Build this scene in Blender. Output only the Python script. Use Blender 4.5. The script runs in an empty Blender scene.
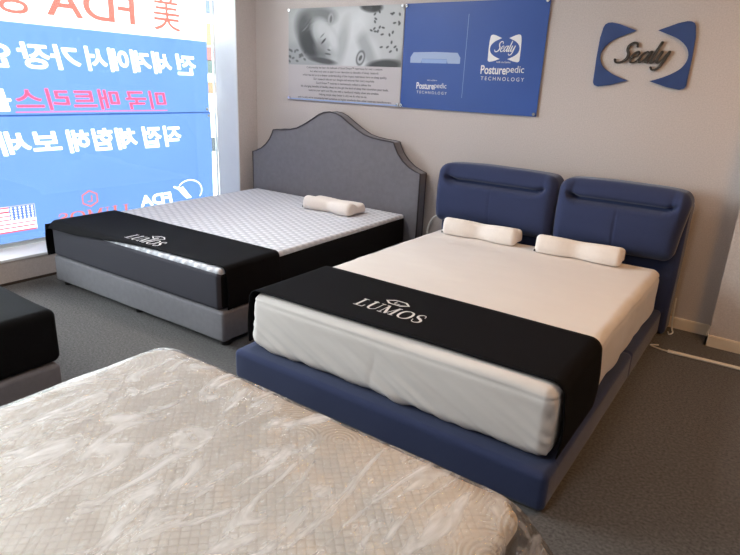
import bpy, bmesh, math, random
import numpy as np
from mathutils import Vector, Matrix, noise

random.seed(7)
SC = bpy.context.scene
COL = SC.collection

# ------------------------------------------------------------------ camera, world, lights, exposure
cam = bpy.data.cameras.new('camera')
cam.sensor_fit = 'HORIZONTAL'
cam.sensor_width = 36.0
cam.lens = 583.76 / 740 * 36.0
cam.clip_start = 0.05
cam_o = bpy.data.objects.new('camera', cam)
COL.objects.link(cam_o)
Rv = Vector((0.81400996, 0.5791727, 0.04412208))
Uv = Vector((-0.21760996, 0.23365066, 0.94765673))
Fv = Vector((-0.53854776, 0.78100342, -0.31622771))
M = Matrix((Rv, Uv, -Fv)).transposed().to_4x4()
M.translation = Vector((1.2386, -4.1318, 1.4558))
cam_o.matrix_world = M
SC.camera = cam_o

world = bpy.data.worlds.new('sky')
SC.world = world
world.use_nodes = True
bg = world.node_tree.nodes['Background']
bg.inputs['Color'].default_value = (0.86, 0.93, 1.0, 1)
bg.inputs['Strength'].default_value = 15.0


def area_light(name, loc, target, sx, sy, power, color, portal=False):
    l = bpy.data.lights.new(name, 'AREA')
    l.shape = 'RECTANGLE'
    l.size, l.size_y = sx, sy
    l.energy = power
    l.color = color
    if portal:
        l.cycles.is_portal = True
    o = bpy.data.objects.new(name, l)
    COL.objects.link(o)
    o.location = loc
    d = Vector(target) - Vector(loc)
    o.rotation_euler = d.to_track_quat('-Z', 'Z').to_euler()
    return o


area_light('window_portal', (-3.30, -2.42, 1.35), (0, -2.42, 1.35), 2.4, 4.3, 1, (1, 1, 1), portal=True)
WARM = (1.0, 0.48, 0.10)
area_light('ceiling_lamp_or_fill', (1.7, -1.3, 2.66), (1.7, -1.3, 0), 0.35, 0.35, 21, WARM)
area_light('ceiling_lamp_or_fill', (0.2, -2.0, 2.66), (0.2, -2.0, 0), 0.35, 0.35, 3, WARM)
area_light('ceiling_lamp_or_fill', (-1.9, -1.5, 2.66), (-1.9, -1.5, 0), 0.5, 0.5, 29, (1.0, 0.95, 0.92))
area_light('ceiling_lamp_or_fill', (0.3, -4.5, 2.66), (0.3, -4.5, 0), 0.5, 0.5, 24, (1.0, 0.96, 0.93))  # unseen fill light, added to brighten the foreground mattress
area_light('ceiling_lamp_or_fill', (-1.6, -4.8, 2.66), (-1.6, -4.8, 0), 0.6, 0.6, 12, (1.0, 0.9, 0.78))

SC.view_settings.view_transform = 'Standard'
SC.view_settings.look = 'None'
SC.view_settings.gamma = 1.0
SC.view_settings.use_curve_mapping = False
SC.view_settings.exposure = 0.0
SC.cycles.use_denoising = True
SC.cycles.transparent_max_bounces = 16
SC.cycles.max_bounces = 10
SC.cycles.diffuse_bounces = 6


# ------------------------------------------------------------------ helpers: colours and materials
def lin(h):
    h = h.lstrip('#')
    r = []
    for i in (0, 2, 4):
        c = int(h[i:i + 2], 16) / 255
        r.append(c / 12.92 if c <= 0.04045 else ((c + 0.055) / 1.055) ** 2.4)
    return (*r, 1.0)


class NT:
    def __init__(self, name):
        self.m = bpy.data.materials.new(name)
        self.m.use_nodes = True
        self.t = self.m.node_tree
        self.t.nodes.clear()
        self.out = self.t.nodes.new('ShaderNodeOutputMaterial')

    def n(self, kind, **kw):
        nd = self.t.nodes.new('ShaderNode' + kind)
        for k, v in kw.items():
            if k.startswith('i_'):
                nd.inputs[k[2:].replace('_', ' ')].default_value = v
            else:
                setattr(nd, k, v)
        return nd

    def l(self, a, ao, b, bi):
        self.t.links.new(a.outputs[ao], b.inputs[bi])

    def math(self, op, a, b=None):
        nd = self.n('Math', operation=op)
        for i, v in enumerate((a, b)):
            if v is None:
                continue
            if isinstance(v, (int, float)):
                nd.inputs[i].default_value = v
            else:
                self.t.links.new(v, nd.inputs[i])
        return nd.outputs[0]


def principled(name, color, rough=0.7, metal=0.0, spec=0.5, sheen=0.0,
               noise_scale=None, noise_amt=0.1, bump_scale=None, bump=0.1, bump_dist=0.002, aniso=(1, 1, 1)):
    k = NT(name)
    p = k.n('BsdfPrincipled')
    p.inputs['Base Color'].default_value = color
    p.inputs['Roughness'].default_value = rough
    p.inputs['Metallic'].default_value = metal
    p.inputs['Specular IOR Level'].default_value = spec
    if sheen:
        p.inputs['Sheen Weight'].default_value = sheen
        p.inputs['Sheen Roughness'].default_value = 0.4
    k.l(p, 'BSDF', k.out, 'Surface')
    tc = k.n('TexCoord')
    mp = k.n('Mapping')
    mp.inputs['Scale'].default_value = aniso
    k.l(tc, 'Object', mp, 'Vector')
    if noise_scale:
        nz = k.n('TexNoise')
        nz.inputs['Scale'].default_value = noise_scale
        nz.inputs['Detail'].default_value = 4
        k.l(mp, 'Vector', nz, 'Vector')
        mr = k.n('MapRange')
        mr.inputs['From Min'].default_value = 0.3
        mr.inputs['From Max'].default_value = 0.7
        mr.inputs['To Min'].default_value = 1 - noise_amt
        mr.inputs['To Max'].default_value = 1 + noise_amt
        k.l(nz, 'Fac', mr, 'Value')
        hs = k.n('HueSaturation')
        hs.inputs['Color'].default_value = color
        k.l(mr, 'Result', hs, 'Value')
        k.l(hs, 'Color', p, 'Base Color')
    if bump_scale:
        nz = k.n('TexNoise')
        nz.inputs['Scale'].default_value = bump_scale
        nz.inputs['Detail'].default_value = 3
        k.l(mp, 'Vector', nz, 'Vector')
        b = k.n('Bump')
        b.inputs['Strength'].default_value = bump
        b.inputs['Distance'].default_value = bump_dist
        k.l(nz, 'Fac', b, 'Height')
        k.l(b, 'Normal', p, 'Normal')
    return k.m


MAT = {}
MAT['wall'] = principled('wallpaper_beige', lin('#c2b9b5'), 0.85, noise_scale=130, noise_amt=0.09, bump_scale=330, bump=0.25, bump_dist=0.001, spec=0.25)
MAT['ceiling'] = principled('ceiling_white', lin('#dcd8d2'), 0.9, noise_scale=40, noise_amt=0.02)
MAT['carpet'] = principled('carpet_charcoal', lin('#5e5c5b'), 0.95, noise_scale=85, noise_amt=0.4, bump_scale=260, bump=0.8, bump_dist=0.006, spec=0.15, sheen=0.15)
MAT['baseboard'] = principled('baseboard_cream', lin('#e6d8c4'), 0.45, noise_scale=12, noise_amt=0.03)
MAT['white_paint'] = principled('white_paint', lin('#eef1f4'), 0.4, noise_scale=9, noise_amt=0.015)
MAT['alu'] = principled('window_metal', lin('#b9c0c2'), 0.35, metal=0.3, noise_scale=20, noise_amt=0.03)
MAT['dark_trim'] = principled('dark_brown_trim', lin('#3a2d25'), 0.7, noise_scale=30, noise_amt=0.2)
MAT['grey_fabric'] = principled('grey_velour', lin('#77757a'), 0.85, spec=0.2, sheen=0.25, noise_scale=30, noise_amt=0.06, bump_scale=500, bump=0.2, bump_dist=0.001)
MAT['piping'] = principled('dark_piping', lin('#3f3c40'), 0.7, noise_scale=80, noise_amt=0.1)
MAT['blue_fabric'] = principled('blue_woven', lin('#333b5a'), 0.9, spec=0.15, sheen=0.3, noise_scale=420, noise_amt=0.10, bump_scale=600, bump=0.3, bump_dist=0.001)
MAT['blue_dark'] = principled('blue_woven_deep', lin('#2a3148'), 0.9, spec=0.15, noise_scale=420, noise_amt=0.10)
MAT['black_cloth'] = principled('black_runner_cloth', lin('#121113'), 0.9, spec=0.1, noise_scale=500, noise_amt=0.12, bump_scale=700, bump=0.2, bump_dist=0.0006)
MAT['black_side'] = principled('black_mattress_border', lin('#141416'), 0.9, spec=0.1, noise_scale=400, noise_amt=0.15, bump_scale=300, bump=0.2, bump_dist=0.001)
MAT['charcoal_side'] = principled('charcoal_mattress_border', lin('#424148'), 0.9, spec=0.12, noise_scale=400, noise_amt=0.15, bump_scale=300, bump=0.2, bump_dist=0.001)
MAT['cover_white'] = principled('white_jersey_cover', lin('#ddd6d1'), 0.85, spec=0.2, sheen=0.1, noise_scale=5, noise_amt=0.012, bump_scale=5, bump=0.12, bump_dist=0.02, aniso=(1, 2.2, 2))
MAT['pillow'] = principled('cream_velour', lin('#e6dcd4'), 0.9, spec=0.15, sheen=0.2, noise_scale=60, noise_amt=0.02, bump_scale=400, bump=0.1, bump_dist=0.001)
MAT['silver'] = principled('silver_thread', lin('#dcd8d4'), 0.5, noise_scale=200, noise_amt=0.06)
MAT['steel'] = principled('brushed_steel', lin('#d8d8d8'), 0.25, metal=1.0, noise_scale=90, noise_amt=0.05)
MAT['black_plastic'] = principled('black_plastic', lin('#151515'), 0.5, noise_scale=60, noise_amt=0.1)
MAT['white_plastic'] = principled('white_plastic', lin('#dcd9d2'), 0.45, noise_scale=60, noise_amt=0.03)
MAT['poster_paper'] = principled('poster_greige', lin('#b9b2b2'), 0.45, noise_scale=5, noise_amt=0.01)
MAT['poster_blue'] = principled('poster_blue', lin('#30519a'), 0.35, noise_scale=3, noise_amt=0.04)
MAT['print_white'] = principled('print_white', lin('#e8e6e6'), 0.5, noise_scale=30, noise_amt=0.02)
MAT['print_pale'] = principled('print_pale_blue', lin('#8ea6d2'), 0.5, noise_scale=30, noise_amt=0.02)
MAT['print_mist'] = principled('print_mist_blue', lin('#9fb0cf'), 0.5, noise_scale=30, noise_amt=0.02)
MAT['print_grey'] = principled('print_dark_grey', lin('#4a484b'), 0.5, noise_scale=30, noise_amt=0.02)
MAT['sign_blue'] = principled('sign_blue_acrylic', lin('#2a4175'), 0.4, noise_scale=3, noise_amt=0.04)
MAT['sign_dark'] = principled('sign_dark_bronze', lin('#3b352f'), 0.5, metal=0.2, noise_scale=50, noise_amt=0.05)
MAT['grey_band'] = principled('grey_border_tape', lin('#57524d'), 0.85, noise_scale=300, noise_amt=0.15)
MAT['pavement'] = principled('street_pavement', lin('#a5a49f'), 0.9, noise_scale=20, noise_amt=0.1)
MAT['facade'] = principled('street_facade', lin('#a8a49c'), 0.8, noise_scale=3, noise_amt=0.05)
for nm, hx in (('green', '#6c9a72'), ('navy', '#5f76b4'), ('yellow', '#c0a850'), ('red', '#b05c50'), ('darkgreen', '#48685c'), ('orange', '#bc8248'), ('glassgrey', '#4a5459')):
    MAT['shop_' + nm] = principled('shop_sign_' + nm, tuple(q * .22 for q in lin(hx)[:3]) + (1.0,), 0.6, noise_scale=25, noise_amt=0.08)


def mat_glass():
    k = NT('clear_window_glass')
    tr = k.n('BsdfTransparent')
    tr.inputs['Color'].default_value = (0.96, 0.98, 0.97, 1)
    gl = k.n('BsdfGlossy')
    gl.inputs['Roughness'].default_value = 0.02
    fr = k.n('Fresnel')
    fr.inputs['IOR'].default_value = 1.25
    mx = k.n('MixShader')
    k.l(fr, 'Fac', mx, 'Fac'); k.l(tr, 'BSDF', mx, 1); k.l(gl, 'BSDF', mx, 2)
    k.l(mx, 'Shader', k.out, 'Surface')
    return k.m


def mat_print(name, translucent):
    """cloth or paper carrying a colour print (attribute 'print')"""
    k = NT(name)
    at = k.n('Attribute', attribute_name='print')
    nz = k.n('TexNoise')
    nz.inputs['Scale'].default_value = 3.0
    tc = k.n('TexCoord')
    k.l(tc, 'Object', nz, 'Vector')
    mr = k.n('MapRange')
    mr.inputs['To Min'].default_value = 0.96
    mr.inputs['To Max'].default_value = 1.04
    k.l(nz, 'Fac', mr, 'Value')
    hs = k.n('HueSaturation')
    k.l(at, 'Color', hs, 'Color'); k.l(mr, 'Result', hs, 'Value')
    if translucent:
        d = k.n('BsdfDiffuse'); t = k.n('BsdfTranslucent'); mx = k.n('MixShader')
        mx.inputs['Fac'].default_value = 0.62
        k.l(hs, 'Color', d, 'Color'); k.l(hs, 'Color', t, 'Color')
        k.l(d, 'BSDF', mx, 1); k.l(t, 'BSDF', mx, 2)
        k.l(mx, 'Shader', k.out, 'Surface')
    else:
        p = k.n('BsdfPrincipled')
        p.inputs['Roughness'].default_value = 0.42
        k.l(hs, 'Color', p, 'Base Color')
        k.l(p, 'BSDF', k.out, 'Surface')
    return k.m


def mat_knit():
    """white mattress ticking with small dimples in staggered rows"""
    k = NT('white_dimpled_ticking')
    p = k.n('BsdfPrincipled')
    p.inputs['Roughness'].default_value = 0.85
    p.inputs['Specular IOR Level'].default_value = 0.2
    k.l(p, 'BSDF', k.out, 'Surface')
    tc = k.n('TexCoord'); sp = k.n('SeparateXYZ')
    k.l(tc, 'Object', sp, 'Vector')
    X, Y = sp.outputs['X'], sp.outputs['Y']
    s = 2 * math.pi / 0.052
    a = k.math('COSINE', k.math('MULTIPLY', X, s))
    xh = k.math('MULTIPLY', X, s / 2); yh = k.math('MULTIPLY', Y, s * 0.866)
    b = k.math('COSINE', k.math('ADD', xh, yh)); c = k.math('COSINE', k.math('SUBTRACT', xh, yh))
    h = k.math('ADD', a, k.math('ADD', b, c))
    mr = k.n('MapRange')
    mr.inputs['From Min'].default_value = -1.5; mr.inputs['From Max'].default_value = 3
    k.t.links.new(h, mr.inputs['Value'])
    cr = k.n('ValToRGB')
    cr.color_ramp.elements[0].position = 0.1; cr.color_ramp.elements[0].color = lin('#bcbdc4')
    cr.color_ramp.elements[1].position = 0.42; cr.color_ramp.elements[1].color = lin('#d6d6db')
    k.l(mr, 'Result', cr, 'Fac'); k.l(cr, 'Color', p, 'Base Color')
    bp = k.n('Bump')
    bp.inputs['Strength'].default_value = 0.8; bp.inputs['Distance'].default_value = 0.008
    k.l(mr, 'Result', bp, 'Height'); k.l(bp, 'Normal', p, 'Normal')
    return k.m


def mat_quilt():
    """cream quilted top: diamonds, with embossed scroll work along the border"""
    k = NT('cream_diamond_quilting')
    p = k.n('BsdfPrincipled')
    p.inputs['Roughness'].default_value = 0.8
    p.inputs['Specular IOR Level'].default_value = 0.25
    k.l(p, 'BSDF', k.out, 'Surface')
    tc = k.n('TexCoord'); sp = k.n('SeparateXYZ')
    k.l(tc, 'Object', sp, 'Vector')
    X, Y = sp.outputs['X'], sp.outputs['Y']
    per = 0.031
    A = k.math('ABSOLUTE', k.math('SINE', k.math('MULTIPLY', k.math('ADD', X, Y), math.pi / per)))
    B = k.math('ABSOLUTE', k.math('SINE', k.math('MULTIPLY', k.math('SUBTRACT', X, Y), math.pi / per)))
    dia = k.math('POWER', k.math('MULTIPLY', A, B), 0.4)
    vo = k.n('TexVoronoi', voronoi_dimensions='2D')
    vo.inputs['Scale'].default_value = 4.6
    k.l(tc, 'Object', vo, 'Vector')
    scr = k.math('MULTIPLY', k.math('ADD', k.math('SINE', k.math('MULTIPLY', vo.outputs['Distance'], 95.0)), 1.0), 0.42)
    # scroll work where the border distance is small (object origin = mattress middle)
    ex = k.math('SUBTRACT', 0.75, k.math('ABSOLUTE', X)); ey = k.math('SUBTRACT', 1.0, k.math('ABSOLUTE', Y))
    ed = k.math('MINIMUM', ex, ey)
    nz = k.n('TexNoise'); nz.inputs['Scale'].default_value = 2.2
    k.l(tc, 'Object', nz, 'Vector')
    edn = k.math('ADD', ed, k.math('MULTIPLY', k.math('SUBTRACT', nz.outputs['Fac'], 0.5), 0.9))
    mk = k.n('MapRange')
    mk.inputs['From Min'].default_value = 0.03; mk.inputs['From Max'].default_value = 0.08
    k.t.links.new(edn, mk.inputs['Value'])
    mx = k.n('Mix')
    k.l(mk, 'Result', mx, 'Factor')
    k.t.links.new(scr, mx.inputs[2]); k.t.links.new(dia, mx.inputs[3])
    cr = k.n('ValToRGB')
    cr.color_ramp.elements[0].position = 0.0; cr.color_ramp.elements[0].color = lin('#e0d8ce')
    cr.color_ramp.elements[1].position = 0.45; cr.color_ramp.elements[1].color = lin('#f3eee7')
    k.t.links.new(mx.outputs[0], cr.inputs['Fac']); k.l(cr, 'Color', p, 'Base Color')
    bp = k.n('Bump')
    bp.inputs['Strength'].default_value = 0.6; bp.inputs['Distance'].default_value = 0.007
    k.t.links.new(mx.outputs[0], bp.inputs['Height']); k.l(bp, 'Normal', p, 'Normal')
    return k.m


def mat_film():
    """clear polythene wrap, crumpled: mostly transparent, glossy on its creases, with white reflection streaks painted in by noise"""
    k = NT('clear_polythene_film')
    tc = k.n('TexCoord'); mp = k.n('Mapping')
    mp.inputs['Rotation'].default_value = (0, 0, -1.1); mp.inputs['Scale'].default_value = (5.5, 2.4, 4)
    k.l(tc, 'Object', mp, 'Vector')
    n1 = k.n('TexNoise'); n1.inputs['Scale'].default_value = 2.6; n1.inputs['Detail'].default_value = 7
    n1.inputs['Roughness'].default_value = 0.62; n1.inputs['Distortion'].default_value = 1.3
    k.l(mp, 'Vector', n1, 'Vector')
    rid = k.math('ABSOLUTE', k.math('SUBTRACT', n1.outputs['Fac'], 0.5))
    bp = k.n('Bump'); bp.inputs['Strength'].default_value = 1.0; bp.inputs['Distance'].default_value = 0.028
    k.t.links.new(rid, bp.inputs['Height'])
    tr = k.n('BsdfTransparent'); tr.inputs['Color'].default_value = (0.985, 0.985, 0.985, 1)
    gl = k.n('BsdfGlossy'); gl.inputs['Roughness'].default_value = 0.10
    k.l(bp, 'Normal', gl, 'Normal')
    d1 = k.n('BsdfDiffuse'); d1.inputs['Color'].default_value = (0.95, 0.95, 0.97, 1)
    d2 = k.n('BsdfTranslucent'); d2.inputs['Color'].default_value = (0.95, 0.95, 0.97, 1)
    df = k.n('MixShader'); df.inputs['Fac'].default_value = 0.5
    k.l(d1, 'BSDF', df, 1); k.l(d2, 'BSDF', df, 2)
    fr = k.n('Fresnel'); fr.inputs['IOR'].default_value = 1.42
    m1 = k.n('MixShader'); k.l(fr, 'Fac', m1, 'Fac'); k.l(tr, 'BSDF', m1, 1); k.l(gl, 'BSDF', m1, 2)
    n2 = k.n('TexNoise'); n2.inputs['Scale'].default_value = 1.5; n2.inputs['Detail'].default_value = 9
    n2.inputs['Distortion'].default_value = 1.8
    k.l(mp, 'Vector', n2, 'Vector')
    mr = k.n('MapRange')  # milky white mixed in as colour, standing in for reflected haze and highlights
    mr.inputs['From Min'].default_value = 0.47; mr.inputs['From Max'].default_value = 0.70
    mr.inputs['To Min'].default_value = 0.05; mr.inputs['To Max'].default_value = 0.75
    k.l(n2, 'Fac', mr, 'Value')
    m2 = k.n('MixShader'); k.l(mr, 'Result', m2, 'Fac'); k.l(m1, 'Shader', m2, 1); k.l(df, 'Shader', m2, 2)
    k.l(m2, 'Shader', k.out, 'Surface')
    return k.m


MAT['glass'] = mat_glass()
MAT['banner'] = mat_print('printed_banner_cloth', True)
MAT['photo_print'] = mat_print('grey_photo_print', False)
MAT['knit'] = mat_knit()
MAT['quilt'] = mat_quilt()
MAT['film'] = mat_film()


# ------------------------------------------------------------------ helpers: objects
def link(name, me, mat, parent=None, loc=(0, 0, 0), rot=0.0, smooth=False):
    o = bpy.data.objects.new(name, me)
    COL.objects.link(o)
    if mat is not None and not me.materials:
        me.materials.append(mat)
    if smooth:
        me.polygons.foreach_set('use_smooth', [True] * len(me.polygons))
    o.location = loc
    o.rotation_euler = (0, 0, rot)
    if parent is not None:
        o.parent = parent
    return o


def from_py(name, vs, fs, mat, parent=None, smooth=False, **kw):
    me = bpy.data.meshes.new(name)
    me.from_pydata([tuple(v) for v in vs], [], fs)
    me.validate()
    bm = bmesh.new(); bm.from_mesh(me)
    bmesh.ops.recalc_face_normals(bm, faces=bm.faces)
    bm.to_mesh(me); bm.free()
    return link(name, me, mat, parent, smooth=smooth, **kw)


def tag(o, label=None, cat=None, group=None, kind=None):
    for k, v in (('label', label), ('category', cat), ('group', group), ('kind', kind)):
        if v:
            o[k] = v
    return o


def empty(name, loc, label, cat, rot=0.0, group=None):
    o = bpy.data.objects.new(name, None)
    COL.objects.link(o)
    o.empty_display_size = 0.1
    o.location = loc
    o.rotation_euler = (0, 0, rot)
    return tag(o, label, cat, group)


def box_data(x0, x1, y0, y1, z0, z1):
    vs = [(x, y, z) for x in (x0, x1) for y in (y0, y1) for z in (z0, z1)]
    fs = [(0, 1, 3, 2), (4, 6, 7, 5), (0, 4, 5, 1), (2, 3, 7, 6), (0, 2, 6, 4), (1, 5, 7, 3)]
    return vs, fs


def boxes(name, lst, mat, parent=None, **kw):
    V, F = [], []
    for b in lst:
        v, f = box_data(*b)
        F += [tuple(i + len(V) for i in q) for q in f]
        V += v
    return from_py(name, V, F, mat, parent, **kw)


def struct(name, lst, mat):
    return tag(boxes(name, lst, mat), kind='structure')


def rbox_data(x0, x1, y0, y1, z0, z1, r, step=0.06, k=4, fn=None):
    """rounded box as a dense quad surface; fn(point, normal, centre, half) may move points"""
    c = ((x0 + x1) / 2, (y0 + y1) / 2, (z0 + z1) / 2)
    hs = ((x1 - x0) / 2, (y1 - y0) / 2, (z1 - z0) / 2)
    step = step if isinstance(step, tuple) else (step,) * 3
    ax = []
    for a in range(3):
        h = hs[a]; rr = min(r, h * 0.98); inn = h - rr
        e = [inn + rr * math.tan(math.pi / 4 * i / k) for i in range(k + 1)]
        n = max(1, int(round(2 * inn / step[a])))
        mid = [-inn + 2 * inn * i / n for i in range(n + 1)]
        ax.append([-q for q in reversed(e[1:])] + mid + e[1:])
    idx, V, F, NM = {}, [], [], []

    def vid(p):
        key = (round(p[0], 6), round(p[1], 6), round(p[2], 6))
        if key in idx:
            return idx[key]
        rr = min(r, min(hs) * 0.98)
        q = Vector([max(-(hs[a] - rr), min(hs[a] - rr, p[a])) for a in range(3)])
        d = Vector(p) - q
        n = d.normalized() if d.length > 1e-9 else Vector((0, 0, 1))
        P = q + n * rr
        P = P + Vector(c)
        if fn:
            P = fn(P, n, c, hs)
        idx[key] = len(V); V.append(tuple(P)); NM.append(n)
        return idx[key]

    for a in range(3):
        b, d = (a + 1) % 3, (a + 2) % 3
        for sgn in (-1, 1):
            for i in range(len(ax[b]) - 1):
                for j in range(len(ax[d]) - 1):
                    q = []
                    for (ii, jj) in ((i, j), (i + 1, j), (i + 1, j + 1), (i, j + 1)):
                        p = [0, 0, 0]
                        p[a] = sgn * hs[a]; p[b] = ax[b][ii]; p[d] = ax[d][jj]
                        q.append(vid(p))
                    F.append(tuple(q if sgn > 0 else reversed(q)))
    return V, F


def rbox(name, dims, r, mat, parent=None, step=0.06, k=4, fn=None, **kw):
    V, F = rbox_data(*dims, r, step, k, fn)
    return from_py(name, V, F, mat, parent, smooth=True, **kw)


def spline_pts(pts, n=8, closed=False):
    """Catmull-Rom through the points (any dimension)"""
    P = [Vector(p) for p in pts]
    out = []
    m = len(P)
    for i in range(m if closed else m - 1):
        p1, p2 = P[i], P[(i + 1) % m]
        p0 = P[i - 1] if (closed or i > 0) else p1 * 2 - p2
        p3 = P[(i + 2) % m] if (closed or i + 2 < m) else p2 * 2 - p1
        for j in range(n):
            t = j / n
            out.append(0.5 * ((2 * p1) + (p2 - p0) * t + (2 * p0 - 5 * p1 + 4 * p2 - p3) * t * t + (3 * p1 - p0 - 3 * p2 + p3) * t ** 3))
    if not closed:
        out.append(P[-1])
    return out


def tube(name, pts, rad, mat, parent=None, n=8, seg=8, closed=False, smooth_path=True, **kw):
    P = spline_pts(pts, n, closed) if smooth_path else [Vector(p) for p in pts]
    V, F = [], []
    m = len(P)
    up0 = Vector((0, 0, 1))
    for i, p in enumerate(P):
        t = (P[(i + 1) % m] - P[i - 1]) if closed else (P[min(i + 1, m - 1)] - P[max(i - 1, 0)])
        t.normalize()
        a = t.cross(up0)
        if a.length < 1e-3:
            a = t.cross(Vector((1, 0, 0)))
        a.normalize(); b = a.cross(t)
        for s in range(seg):
            th = 2 * math.pi * s / seg
            V.append(p + (a * math.cos(th) + b * math.sin(th)) * rad)
    for i in range(m if closed else m - 1):
        for s in range(seg):
            i2 = (i + 1) % m
            F.append((i * seg + s, i * seg + (s + 1) % seg, i2 * seg + (s + 1) % seg, i2 * seg + s))
    if not closed:
        F.append(tuple(range(seg))); F.append(tuple((m - 1) * seg + s for s in range(seg)))
    return from_py(name, V, F, mat, parent, smooth=True, **kw)


def cyl_data(c, axis, rad, h, seg=16):
    V, F = [], []
    a = Vector(axis).normalized()
    u = a.orthogonal().normalized(); w = a.cross(u)
    for e in (0, 1):
        for s in range(seg):
            th = 2 * math.pi * s / seg
            V.append(Vector(c) + a * h * e + (u * math.cos(th) + w * math.sin(th)) * rad)
    F += [(s, (s + 1) % seg, seg + (s + 1) % seg, seg + s) for s in range(seg)]
    F += [tuple(range(seg)), tuple(seg + s for s in range(seg))]
    return V, F


def ribbon2d(pts, w, n=8, curve=True):
    """flat brush stroke: list of 2-D outline strips -> quads. w: number or list of widths per point"""
    if not isinstance(w, (list, tuple)):
        w = [w] * len(pts)
    P3 = [(p[0], p[1], ww) for p, ww in zip(pts, w)]
    S = spline_pts(P3, n) if curve else [Vector(p) for p in P3]
    V, F = [], []
    m = len(S)
    for i, p in enumerate(S):
        t = S[min(i + 1, m - 1)] - S[max(i - 1, 0)]
        L = math.hypot(t.x, t.y) or 1
        nx, ny = -t.y / L, t.x / L
        V += [(p.x + nx * p.z / 2, p.y + ny * p.z / 2), (p.x - nx * p.z / 2, p.y - ny * p.z / 2)]
    F += [(2 * i, 2 * i + 1, 2 * i + 3, 2 * i + 2) for i in range(m - 1)]
    # round ends
    for i, e in ((0, S[0]), (m - 1, S[-1])):
        b = len(V)
        V += [(e.x + math.cos(q * math.pi / 5) * e.z / 2, e.y + math.sin(q * math.pi / 5) * e.z / 2) for q in range(10)]
        if curve:
            F.append(tuple(range(b, b + 10)))
    return V, F


def merge2d(parts):
    V, F = [], []
    for v, f in parts:
        F += [tuple(i + len(V) for i in q) for q in f]
        V += v
    return V, F


_textcache = {}


def text2d(body, bold=0.0, shear=0.0, spacing=1.0):
    """triangles of a text in 2-D, normalised to its bounding box (0..1, 0..1); built-in font"""
    key = (body, bold, shear, spacing)
    if key in _textcache:
        return _textcache[key]
    c = bpy.data.curves.new('t', 'FONT')
    c.body = body; c.offset = bold; c.shear = shear; c.space_character = spacing
    o = bpy.data.objects.new('t', c)
    COL.objects.link(o)
    me = bpy.data.meshes.new_from_object(o.evaluated_get(bpy.context.evaluated_depsgraph_get()))
    me.calc_loop_triangles()
    co = np.array([(v.co.x, v.co.y) for v in me.vertices])
    tr = np.array([t.vertices[:] for t in me.loop_triangles])
    COL.objects.unlink(o)
    bpy.data.objects.remove(o); bpy.data.curves.remove(c); bpy.data.meshes.remove(me)
    mn, mx = co.min(0), co.max(0)
    asp = (mx[0] - mn[0]) / (mx[1] - mn[1])
    co = (co - mn) / (mx - mn)
    _textcache[key] = (co, tr, asp)
    return _textcache[key]


def text_part(body, x0, x1, y0, y1, **kw):
    co, tr, _ = text2d(body, **kw)
    return [(x0 + (x1 - x0) * a, y0 + (y1 - y0) * b) for a, b in co], [tuple(int(i) for i in t) for t in tr]


def plane_mesh(name, parts, O, ex, ey, mat, parent=None, depth=0.0, nrm=None, **kw):
    """2-D parts placed on the plane O + x ex + y ey; depth>0 gives them thickness along nrm"""
    V2, F2 = merge2d(parts)
    O, ex, ey = Vector(O), Vector(ex), Vector(ey)
    V = [O + ex * a + ey * b for a, b in V2]
    F = list(F2)
    me = bpy.data.meshes.new(name)
    me.from_pydata([tuple(v) for v in V], [], F)
    n = Vector(nrm) if nrm else ex.cross(ey)
    bm = bmesh.new(); bm.from_mesh(me)
    for f in bm.faces:
        f.normal_update()
        if f.normal.dot(n) < 0:
            f.normal_flip()
    if depth:
        g = bmesh.ops.extrude_face_region(bm, geom=bm.faces[:])
        vs = [e for e in g['geom'] if isinstance(e, bmesh.types.BMVert)]
        bmesh.ops.translate(bm, verts=vs, vec=n.normalized() * depth)
    bm.to_mesh(me); bm.free()
    return link(name, me, mat, parent, **kw)


def poly(pts):
    return list(pts), [tuple(range(len(pts)))]


def rect(x0, x1, y0, y1):
    return poly([(x0, y0), (x1, y0), (x1, y1), (x0, y1)])


def fill_mask(parts, X, Y):
    """1 where the sample points X, Y lie inside the 2-D faces (fan-triangulated)"""
    m = np.zeros(X.shape, bool)
    for V, F in parts:
        V = np.asarray([(v[0], v[1]) for v in V])
        for f in F:
            for i in range(1, len(f) - 1):
                a, b, c = V[f[0]], V[f[i]], V[f[i + 1]]
                x0, x1 = min(a[0], b[0], c[0]), max(a[0], b[0], c[0])
                y0, y1 = min(a[1], b[1], c[1]), max(a[1], b[1], c[1])
                w = np.nonzero((X >= x0) & (X <= x1) & (Y >= y0) & (Y <= y1))
                if not len(w[0]):
                    continue
                px, py = X[w], Y[w]
                d1 = (b[0] - a[0]) * (py - a[1]) - (b[1] - a[1]) * (px - a[0])
                d2 = (c[0] - b[0]) * (py - b[1]) - (c[1] - b[1]) * (px - b[0])
                d3 = (a[0] - c[0]) * (py - c[1]) - (a[1] - c[1]) * (px - c[0])
                ins = ((d1 >= 0) & (d2 >= 0) & (d3 >= 0)) | ((d1 <= 0) & (d2 <= 0) & (d3 <= 0))
                m[w] |= ins
    return m


def raster(parts, xs, ys, ss=3):
    """anti-aliased coverage of the parts on a regular grid"""
    dx = (xs[1] - xs[0]); dy = (ys[1] - ys[0])
    fx = (xs[:, None] + dx * ((np.arange(ss) + 0.5) / ss - 0.5)[None, :]).ravel()
    fy = (ys[:, None] + dy * ((np.arange(ss) + 0.5) / ss - 0.5)[None, :]).ravel()
    X, Y = np.meshgrid(fx, fy, indexing='ij')
    m = fill_mask(parts, X, Y).astype(float)
    return m.reshape(len(xs), ss, len(ys), ss).mean(axis=(1, 3))


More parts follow.
